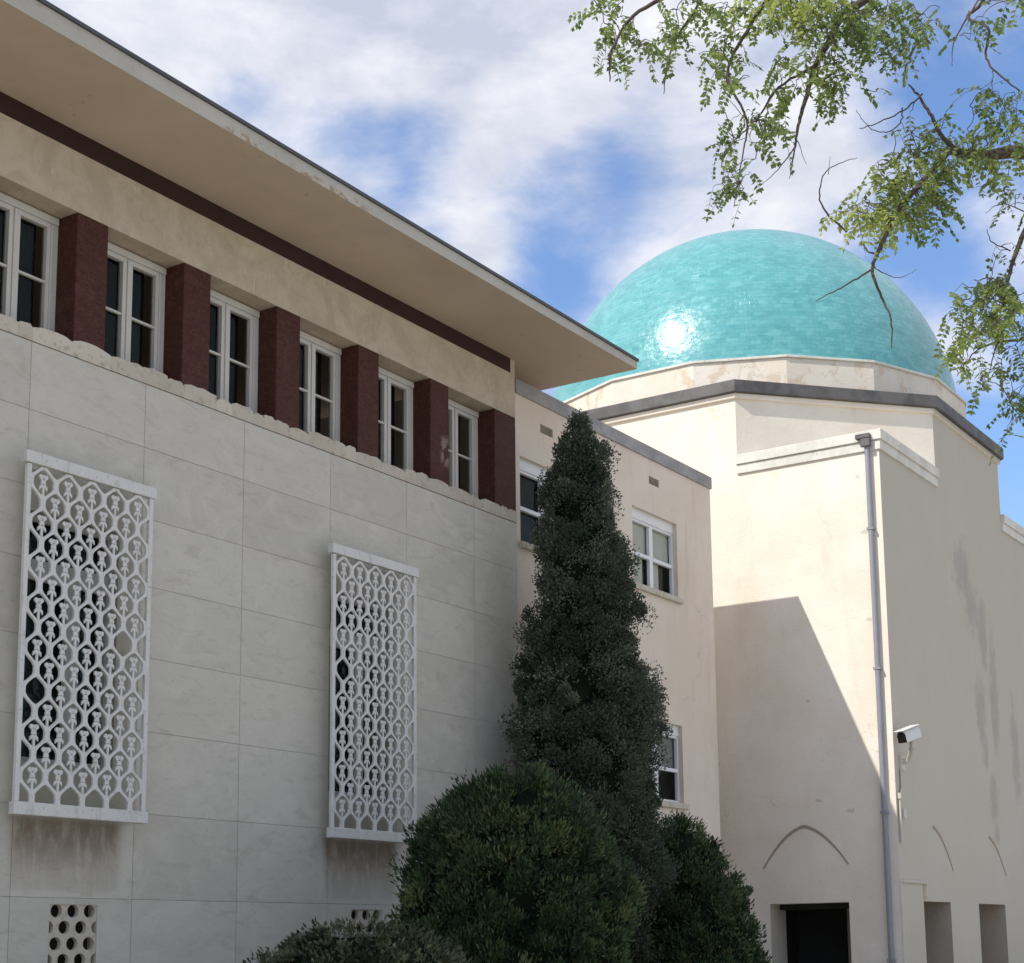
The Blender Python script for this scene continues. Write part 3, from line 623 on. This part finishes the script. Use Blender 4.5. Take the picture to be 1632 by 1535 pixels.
# rain pipe with its head
mb = MB(); py_ = 12.27; mb.tube([(XT-.085, py_, .1), (XT-.085, py_, 12.12)], .058, 12)
for z in (1.2, 4.2, 7.2, 10.2): mb.box(XT-.15, XT+.001, py_-.075, py_+.075, z, z+.05)
pp = mb.build('rain_pipe', M['pipe'], TW)
mb = MB(); mb.box(XT-.20, XT-.091, py_-.10, py_+.22, 12.20, 12.30); mb.box(XT-.20, XT-.091, py_-.1, py_+.1, 12.02, 12.19); mb.build('pipe_head', M['cap_dark'], pp, bevel=.01)
# white cable pipe by the corner
mb = MB(); cx_ = XT+.10
mb.tube([(cx_, YT-.04, 4.55), (cx_, YT-.04, 3.6)], .028, 8); mb.tube([(cx_+.19, YT-.035, 5.3), (cx_+.17, YT-.035, 4.75), (cx_+.05, YT-.035, 4.55)], .03, 8); mb.box(cx_+.12, cx_+.30, YT-.07, YT+.001, 4.12, 4.3); mb.box(cx_-.05, cx_+.05, YT-.08, YT+.001, 4.5, 4.62)
mb.build('cable_conduit', M['conduit'], TW)

# ------------------------------------------------------------------ security camera on its bracket
base = Vector((XT+.40, YT, 5.30)); tipc = Vector((XT-.22, YT-.27, 5.72))
SC = empty('security_camera', base, 'white box security camera on a wall bracket near the corner beside the rain pipe', 'camera')
d = Vector((-.88, .30, -.30)).normalized(); sd = d.cross(Vector((0, 0, 1))).normalized(); up = sd.cross(d)
fc = tipc; L_, hw, hh = .50, .115, .12
def oct_sec(c, s=1): return [c+sd*(hw*s*a)+up*(hh*s*b) for a, b in ((-1, -1), (1, -1), (1, .35), (.6, 1), (-.6, 1), (-1, .35))]
mb = MB(); mb.slab(oct_sec(fc), -d*L_); mb.slab([fc+d*.07+up*(hh+.012)+sd*(hw+.012), fc+d*.07+up*(hh+.012)-sd*(hw+.012), fc-d*(L_-.0)+up*(hh+.012)-sd*(hw+.012), fc-d*L_+up*(hh+.012)+sd*(hw+.012)], up*.02)
mb.build('housing', M['shell'], SC, bevel=.012)
mb = MB(); mb.slab(oct_sec(fc+d*.012, .93), -d*.01); mb.build('lens_window', M['lens'], SC)
mb = MB(); mid = fc-d*.30-up*hh; mb.tube([mid, mid-Vector((0, 0, .14)), Vector((XT+.36, YT-.18, 5.32)), Vector((XT+.38, YT-.02, 5.28))], [.06, .055, .05, .07], 10); mb.box(XT+.26, XT+.50, YT-.05, YT+.001, 5.12, 5.42); mb.build('bracket', M['conduit'], SC)

# ------------------------------------------------------------------ foliage
def leaf_mesh(name, mat, parent, P, D, Nn, Ln, Wd, T, bend=0):
    # P base points, D directions, Nn side vectors, lengths, widths, tones: kite shaped leaf faces
    n = len(P); side_ = np.cross(D, Nn); side_ /= np.linalg.norm(side_, axis=1)[:, None]+1e-9
    a = P; b = P+D*(Ln*.45)[:, None]+side_*Wd[:, None]; c_ = P+D*Ln[:, None]; d_ = P+D*(Ln*.45)[:, None]-side_*Wd[:, None]
    V = np.stack([a, b, c_, d_], 1).reshape(-1, 3)-np.array(WPOS[parent])
    me = bpy.data.meshes.new(name); me.vertices.add(4*n); me.vertices.foreach_set('co', V.astype(np.float32).ravel())
    me.loops.add(4*n); me.loops.foreach_set('vertex_index', np.arange(4*n, dtype=np.int32)); me.polygons.add(n)
    me.polygons.foreach_set('loop_start', np.arange(0, 4*n, 4, dtype=np.int32)); me.polygons.foreach_set('loop_total', np.full(n, 4, np.int32))
    at_ = me.attributes.new('tone', 'FLOAT', 'FACE'); at_.data.foreach_set('value', np.clip(T, 0, 1).astype(np.float32))
    me.update(calc_edges=True); me.materials.append(mat)
    o = bpy.data.objects.new(name, me); COL.objects.link(o); o.parent = parent; WPOS[o] = WPOS[parent]; return o
def unit(a): return a/(np.linalg.norm(a, axis=-1, keepdims=True)+1e-9)
def shrub(name, label, cat, x, y, prof, mat, nclump, per, crad, ln, wd, upb, seed, group=None, lumps=.16, gaps=(), lean=0, var=.17):
    rg = np.random.default_rng(seed); zs = np.array([p[0] for p in prof]); rs = np.array([p[1] for p in prof]); H = zs[-1]
    root = empty(name, (x, y, 0), label, cat, group)
    ph = rg.uniform(0, 6.28, 6)
    def lump(th, z): return 1+lumps*(np.sin(2*th+z*1.7+ph[0])*.4+np.sin(3*th-z*2.9+ph[1])*.35+np.sin(5*th+z*4.3+ph[2])*.3+np.sin(7*th-z*6.1+ph[3])*.25)
    # clump centres by surface area
    zz = np.linspace(zs[0], H, 400); w = np.interp(zz, zs, rs)+.08; w /= w.sum()
    z = rg.choice(zz, nclump, p=w)+rg.uniform(-.02, .02, nclump); th = rg.uniform(0, 2*np.pi, nclump)
    r = np.interp(z, zs, rs)*lump(th, z); inner = rg.random(nclump) < .22; r = r*np.where(inner, rg.uniform(.75, .9, nclump), 1)-crad*.55; r = np.maximum(r, 0); stray = rg.random(nclump) < .07; r = r+stray*rg.uniform(.04, .16, nclump)
    Cc = np.stack([x+lean*(H-z)+r*np.cos(th), y+r*np.sin(th), z], 1)
    for gx, gz, gr in gaps:
        keep = np.hypot((Cc[:, 0]-gx), Cc[:, 2]-gz) > gr; Cc, th, z, r = Cc[keep], th[keep], z[keep], r[keep]
    n = len(Cc); cr = crad*rg.choice([.45, .7, 1., 1.35], n, p=[.25, .3, .3, .15])*rg.uniform(.85, 1.15, n); ct = rg.normal(.42, .26, n)
    slope = 1.0
    out = np.stack([np.cos(th), np.sin(th), np.full(n, .25)], 1)
    K = per; idx = np.repeat(np.arange(n), K)
    q = unit(rg.normal(size=(n*K, 3))+out[idx]*.55)
    rad = cr[idx]*rg.uniform(.35, 1, n*K)
    P = Cc[idx]+q*rad[:, None]
    D = unit(q*.8+out[idx]*.5+np.array([0, 0, upb])+rg.normal(size=(n*K, 3))*.45)
    Nn = unit(rg.normal(size=(n*K, 3)))
    Ln = ln*rg.uniform(.5, 1.35, n*K); Wd = wd*rg.uniform(.6, 1.3, n*K); T = ct[idx]+rg.normal(0, var, n*K)
    leaf_mesh('crown', mat, root, P, D, Nn, Ln, Wd, T)
    # woody, dense inner mass
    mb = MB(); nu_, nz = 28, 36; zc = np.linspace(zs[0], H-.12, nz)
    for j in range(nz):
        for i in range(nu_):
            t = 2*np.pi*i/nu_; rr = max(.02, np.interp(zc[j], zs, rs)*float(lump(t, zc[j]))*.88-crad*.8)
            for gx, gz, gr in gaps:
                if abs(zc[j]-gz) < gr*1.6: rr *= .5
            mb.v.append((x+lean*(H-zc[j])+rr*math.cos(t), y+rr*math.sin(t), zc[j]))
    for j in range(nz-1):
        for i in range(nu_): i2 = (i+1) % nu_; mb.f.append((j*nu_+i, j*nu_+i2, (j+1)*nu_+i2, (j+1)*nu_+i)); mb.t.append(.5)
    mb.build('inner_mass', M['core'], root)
    mb = MB(); mb.tube([(x, y, 0), (x+.02, y, H*.4), (x, y, H*.8)], [.11, .08, .03], 8); mb.build('trunk', M['bark'], root)
    return root
shrub('cypress_tree', 'tall narrow dark cypress standing at the corner between stone building and peach wing', 'tree', 22.76, 13.62,
      [(.2, 1.1), (1.5, 1.16), (3.0, 1.14), (4.2, 1.1), (5.0, 1.06), (6.0, .93), (7.0, .86), (7.8, .74), (8.6, .60), (9.3, .46), (9.75, .38), (10.05, .23), (10.26, .08)],
      M['cypress'], 1150, 300, .25, .042, .0165, .9, 3, lumps=.26, lean=.02, var=.08)
shrub('juniper_bush', 'large rounded dark green juniper bush in front of the cypress, widest of the shrubs', 'bush', 18.62, 12.25,
      [(.1, 1.42), (1.0, 1.52), (1.8, 1.50), (2.4, 1.42), (3.0, 1.22), (3.4, .98), (3.68, .66), (3.86, .3)],
      M['juniper'], 1300, 95, .19, .085, .013, 1.0, 5, lumps=.16)
shrub('round_bush', 'round dark bush right of the cypress, below the peach wing wall', 'bush', 24.0, 12.55,
      [(.1, 1.15), (1.2, 1.18), (2.0, 1.05), (2.6, .86), (3.0, .66), (3.35, .40), (3.6, .1)],
      M['juniper'], 800, 85, .18, .08, .014, .9, 8, lumps=.18)
shrub('low_shrub', 'low spreading grey-green shrub at the foot of the stone wall, lowest of the shrubs', 'bush', 14.0, 11.2,
      [(.1, 1.2), (.8, 1.3), (1.2, 1.2), (1.5, .95), (1.70, .6), (1.84, .15)],
      M['lowbush'], 620, 60, .14, .07, .016, .6, 11, lumps=.22)

# ------------------------------------------------------------------ overhanging locust tree
TR = empty('locust_tree', (11.5, -.6, 0), 'feathery yellow-green locust tree whose branches hang in from the upper right', 'tree')
br = MB(); samples = []
def smooth_path(pts, k=6):
    out = []
    for i in range(len(pts)-1):
        p0, p1, p2, p3 = pts[max(i-1, 0)], pts[i], pts[i+1], pts[min(i+2, len(pts)-1)]
        for j in range(k):
            t = j/k; out.append(.5*((2*p1)+(p2-p0)*t+(2*p0-5*p1+4*p2-p3)*t*t+(3*p1-p0-3*p2+p3)*t**3))
    out.append(pts[-1]); return out
def limb(pp, r0, r1, d0=8.6, d1=8.6):
    n = len(pp); pts = [p if isinstance(p, Vector) else at(p[0], p[1], d0+(d1-d0)*i/(n-1)+random.uniform(-.08, .08)) for i, p in enumerate(pp)]
    s = smooth_path(pts); m_ = len(s); rr = [r0+(r1-r0)*i/(m_-1) for i in range(m_)]
    for i in range(1, m_-1): s[i] = s[i]+Vector((random.gauss(0, 1), random.gauss(0, 1), random.gauss(0, 1)))*.002
    br.tube(s, rr, 7); samples.extend(s)
T0 = Vector((11.5, -.6, 0))
br.tube(smooth_path([T0, T0+Vector((-.05, .1, 2)), T0+Vector((-.3, .3, 4.2)), T0+Vector((-.6, .6, 6.6)), T0+Vector((-1.0, .9, 8.6))]), [.24-.005*i for i in range(25)], 12)
J1 = T0+Vector((-.3, .3, 4.2)); J2 = T0+Vector((-.5, .5, 6.0))
limb([J1, at(1900, 250, 9.2), (1740, 262), (1632, 243), (1570, 248), (1512, 240)], .06, .020, 9.0, 8.6)
limb([(1525, 240), (1500, 215), (1482, 180), (1462, 150), (1448, 135)], .014, .004)
limb([(1470, 150), (1440, 175), (1395, 198), (1370, 205)], .005, .002); limb([(1438, 172), (1435, 196), (1412, 210), (1385, 203), (1365, 175)], .004, .0015)
limb([(1512, 240), (1470, 290), (1430, 335), (1412, 375), (1393, 415), (1392, 440), (1408, 480), (1420, 510), (1421, 555)], .016, .003, 8.6, 8.3)
limb([(1395, 425), (1360, 448), (1322, 468), (1300, 480)], .006, .0015, 8.4, 8.3); limb([(1412, 375), (1402, 400), (1385, 402), (1372, 385)], .008, .003)
limb([(1395, 428), (1430, 443), (1462, 430)], .003, .001, 8.4, 8.4)
limb([(1350, 370), (1322, 345), (1307, 318), (1310, 285), (1330, 263), (1366, 252)], .006, .0015); limb([(1320, 278), (1323, 250)], .002, .001)
limb([J2, at(1760, -200, 9.3), (1600, -110), (1450, -40), (1350, 20), (1325, 60), (1300, 105), (1283, 160), (1272, 200), (1266, 240), (1258, 285)], .035, .0015, 9, 8.5)
limb([(1450, -30), (1330, -30), (1200, -25), (1080, -10), (1010, 25), (975, 80), (972, 130)], .022, .003, 8.8, 8.4)
limb([(1130, -18), (1085, 50), (1065, 95), (1058, 150)], .009, .002); limb([(1240, -25), (1190, 50), (1160, 120), (1190, 190), (1185, 240), (1170, 330)], .012, .002)
limb([(1300, 105), (1240, 140), (1210, 185), (1180, 215)], .008, .003); limb([(1266, 235), (1240, 270), (1205, 300)], .004, .001); limb([(1266, 215), (1285, 262)], .003, .001)
limb([(1700, -80), (1600, -60), (1565, 5), (1542, 28), (1575, 45), (1571, 85), (1583, 110), (1625, 145)], .012, .004); limb([(1540, 30), (1520, 70), (1518, 105)], .005, .0015); limb([(1545, 25), (1565, -10)], .005, .004)
limb([(1583, 110), (1580, 130), (1562, 142)], .003, .001)
limb([Vector((10.6, 1.2, 5.2)), at(1720, 300, 8.8), (1650, 345), (1622, 395), (1608, 440), (1598, 490)], .025, .005, 8.7, 8.5); limb([(1610, 400), (1580, 385), (1573, 365)], .004, .0015); limb([(1608, 440), (1585, 470), (1560, 500)], .005, .002)
limb([at(1760, 520, 8.7), (1680, 510), (1630, 540), (1590, 545), (1555, 560), (1525, 600)], .012, .002); limb([(1590, 545), (1578, 590), (1572, 625)], .004, .001); limb([at(1720, 630, 8.6), (1640, 655), (1605, 645)], .008, .002); limb([Vector((10.6, 1.0, 4.6)), at(1800, 560, 8.8), at(1720, 630, 8.6)], .03, .008); limb([at(1800, 560, 8.8), at(1760, 520, 8.7)], .015, .012)
limb([(1650, 345), (1600, 325), (1570, 340)], .004, .001)
blobs = [(1000,55,48,40,20,.45),(962,20,25,18,8,.4),(975,100,20,24,8,.3),(1070,80,24,42,11,.35),(1105,35,45,28,16,.5),(1150,85,35,35,15,.5),(1180,30,50,22,14,.4),
 (1150,140,35,25,9,.5),(1262,14,60,20,54,1.05),(1345,38,38,30,44,.25),(1290,110,50,42,30,.5),(1330,155,36,28,18,.4),(1262,160,28,26,12,.5),(1430,30,55,34,26,.45),(1390,80,45,20,18,.3),(1470,70,26,26,8,.45),
 (1185,225,42,26,18,.35),(1168,300,28,32,15,.3),(1225,215,25,20,7,.3),(1555,55,25,45,6,.3),(1610,10,30,12,7,.4),(1290,30,40,25,20,.6),
 (1488,250,50,38,50,.5),(1440,300,45,32,46,.7),(1395,352,42,18,36,.9),(1485,325,34,38,26,.4),(1560,258,45,26,26,.5),(1615,230,40,36,24,.5),(1560,170,38,20,9,.3),(1620,175,18,20,7,.3),(1450,350,30,22,14,.5),(1600,300,30,22,7,.4),(1620,330,14,20,5,.3),
 (1595,485,42,30,34,.65),(1560,525,36,26,26,.6),(1530,580,22,22,12,.65),(1625,540,26,36,16,.5),(1570,470,26,20,12,.5),(1612,430,18,24,6,.3),(1600,600,20,26,7,.35),(1608,650,22,18,9,.2),(1622,690,14,18,6,.2),(1570,600,14,22,5,.3)]
S_ = np.array([tuple(p) for p in samples]); LP, LD, LN, LL, LW, LT = [], [], [], [], [], []
RR, UU, FF = np.array(R), np.array(U), np.array(F)
cand = []
for bx, by, rx, ry, cnt, tn in blobs:
    for _ in range(int(cnt*1.12)):
        cand.append((np.array(at(bx+random.gauss(0, rx*.62), by-14+random.gauss(0, ry*.62), 8.6+random.gauss(0, .22))), tn))
left = list(range(len(cand))); CP = np.array([c[0] for c in cand]); near = np.array([np.linalg.norm(S_-p, axis=1).min() for p in CP]); who = np.array([S_[np.linalg.norm(S_-p, axis=1).argmin()] for p in CP])
done = np.zeros(len(cand), bool)
for _ in range(len(cand)):                      # grow the twigs outwards from the branches, nearest leaf first
        kk = np.where(done, 9e9, near).argmin(); done[kk] = True; p, tn = cand[kk]; q = who[kk]
        if near[kk] > .6: continue
        mid_ = (p+q)/2+rng.normal(0, .12, 3)*near[kk]+np.array([0, 0, .15*near[kk]])
        if near[kk] > .02: br.tube([q, (q+mid_)/2+rng.normal(0, .05, 3)*near[kk], mid_, (mid_+p)/2+rng.normal(0, .05, 3)*near[kk], p], [.0026, .0024, .002, .0017, .0012], 4)
        for np_ in (p, mid_):
            dn = np.linalg.norm(CP-np_, axis=1); upd = dn < near; near = np.where(upd, dn, near); who[upd] = np_
        # one pinnate leaf: arching rachis with paired leaflets
        L0 = random.uniform(.10, .20); h = unit(rng.normal(0, 1, 3)*np.array([1, 1, .45])+np.array([0, 0, -.35])); pos = p.copy(); pts = [p]; nseg = random.randint(5, 8); nrm_ = unit(rng.normal(0, .5, 3)+np.array([0, 0, 1.0]))
        for k in range(nseg):
            h = unit(h+np.array([0, 0, -.16])); pos = pos+h*L0/nseg; pts.append(pos)
            sd_ = unit(np.cross(h, nrm_))
            for sg in (-1, 1):
                if random.random() < .08: continue
                LP.append(pos); LD.append(unit(sd_*sg+h*.35+np.array([0, 0, -.25])+rng.normal(0, .18, 3))); LN.append(unit(nrm_+rng.normal(0, .3, 3))); LL.append(random.uniform(.026, .042)); LW.append(random.uniform(.0085, .013)); LT.append(tn+random.gauss(0, .14))
        LP.append(pos); LD.append(h); LN.append(nrm_); LL.append(.03); LW.append(.008); LT.append(tn)
        br.tube(pts, .0011, 3)
tk = br.build('trunk', M['bark'], TR, smooth=True)
leaf_mesh('crown', M['locust'], TR, np.array(LP), np.array(LD), np.array(LN), np.array(LL), np.array(LW), np.array(LT))
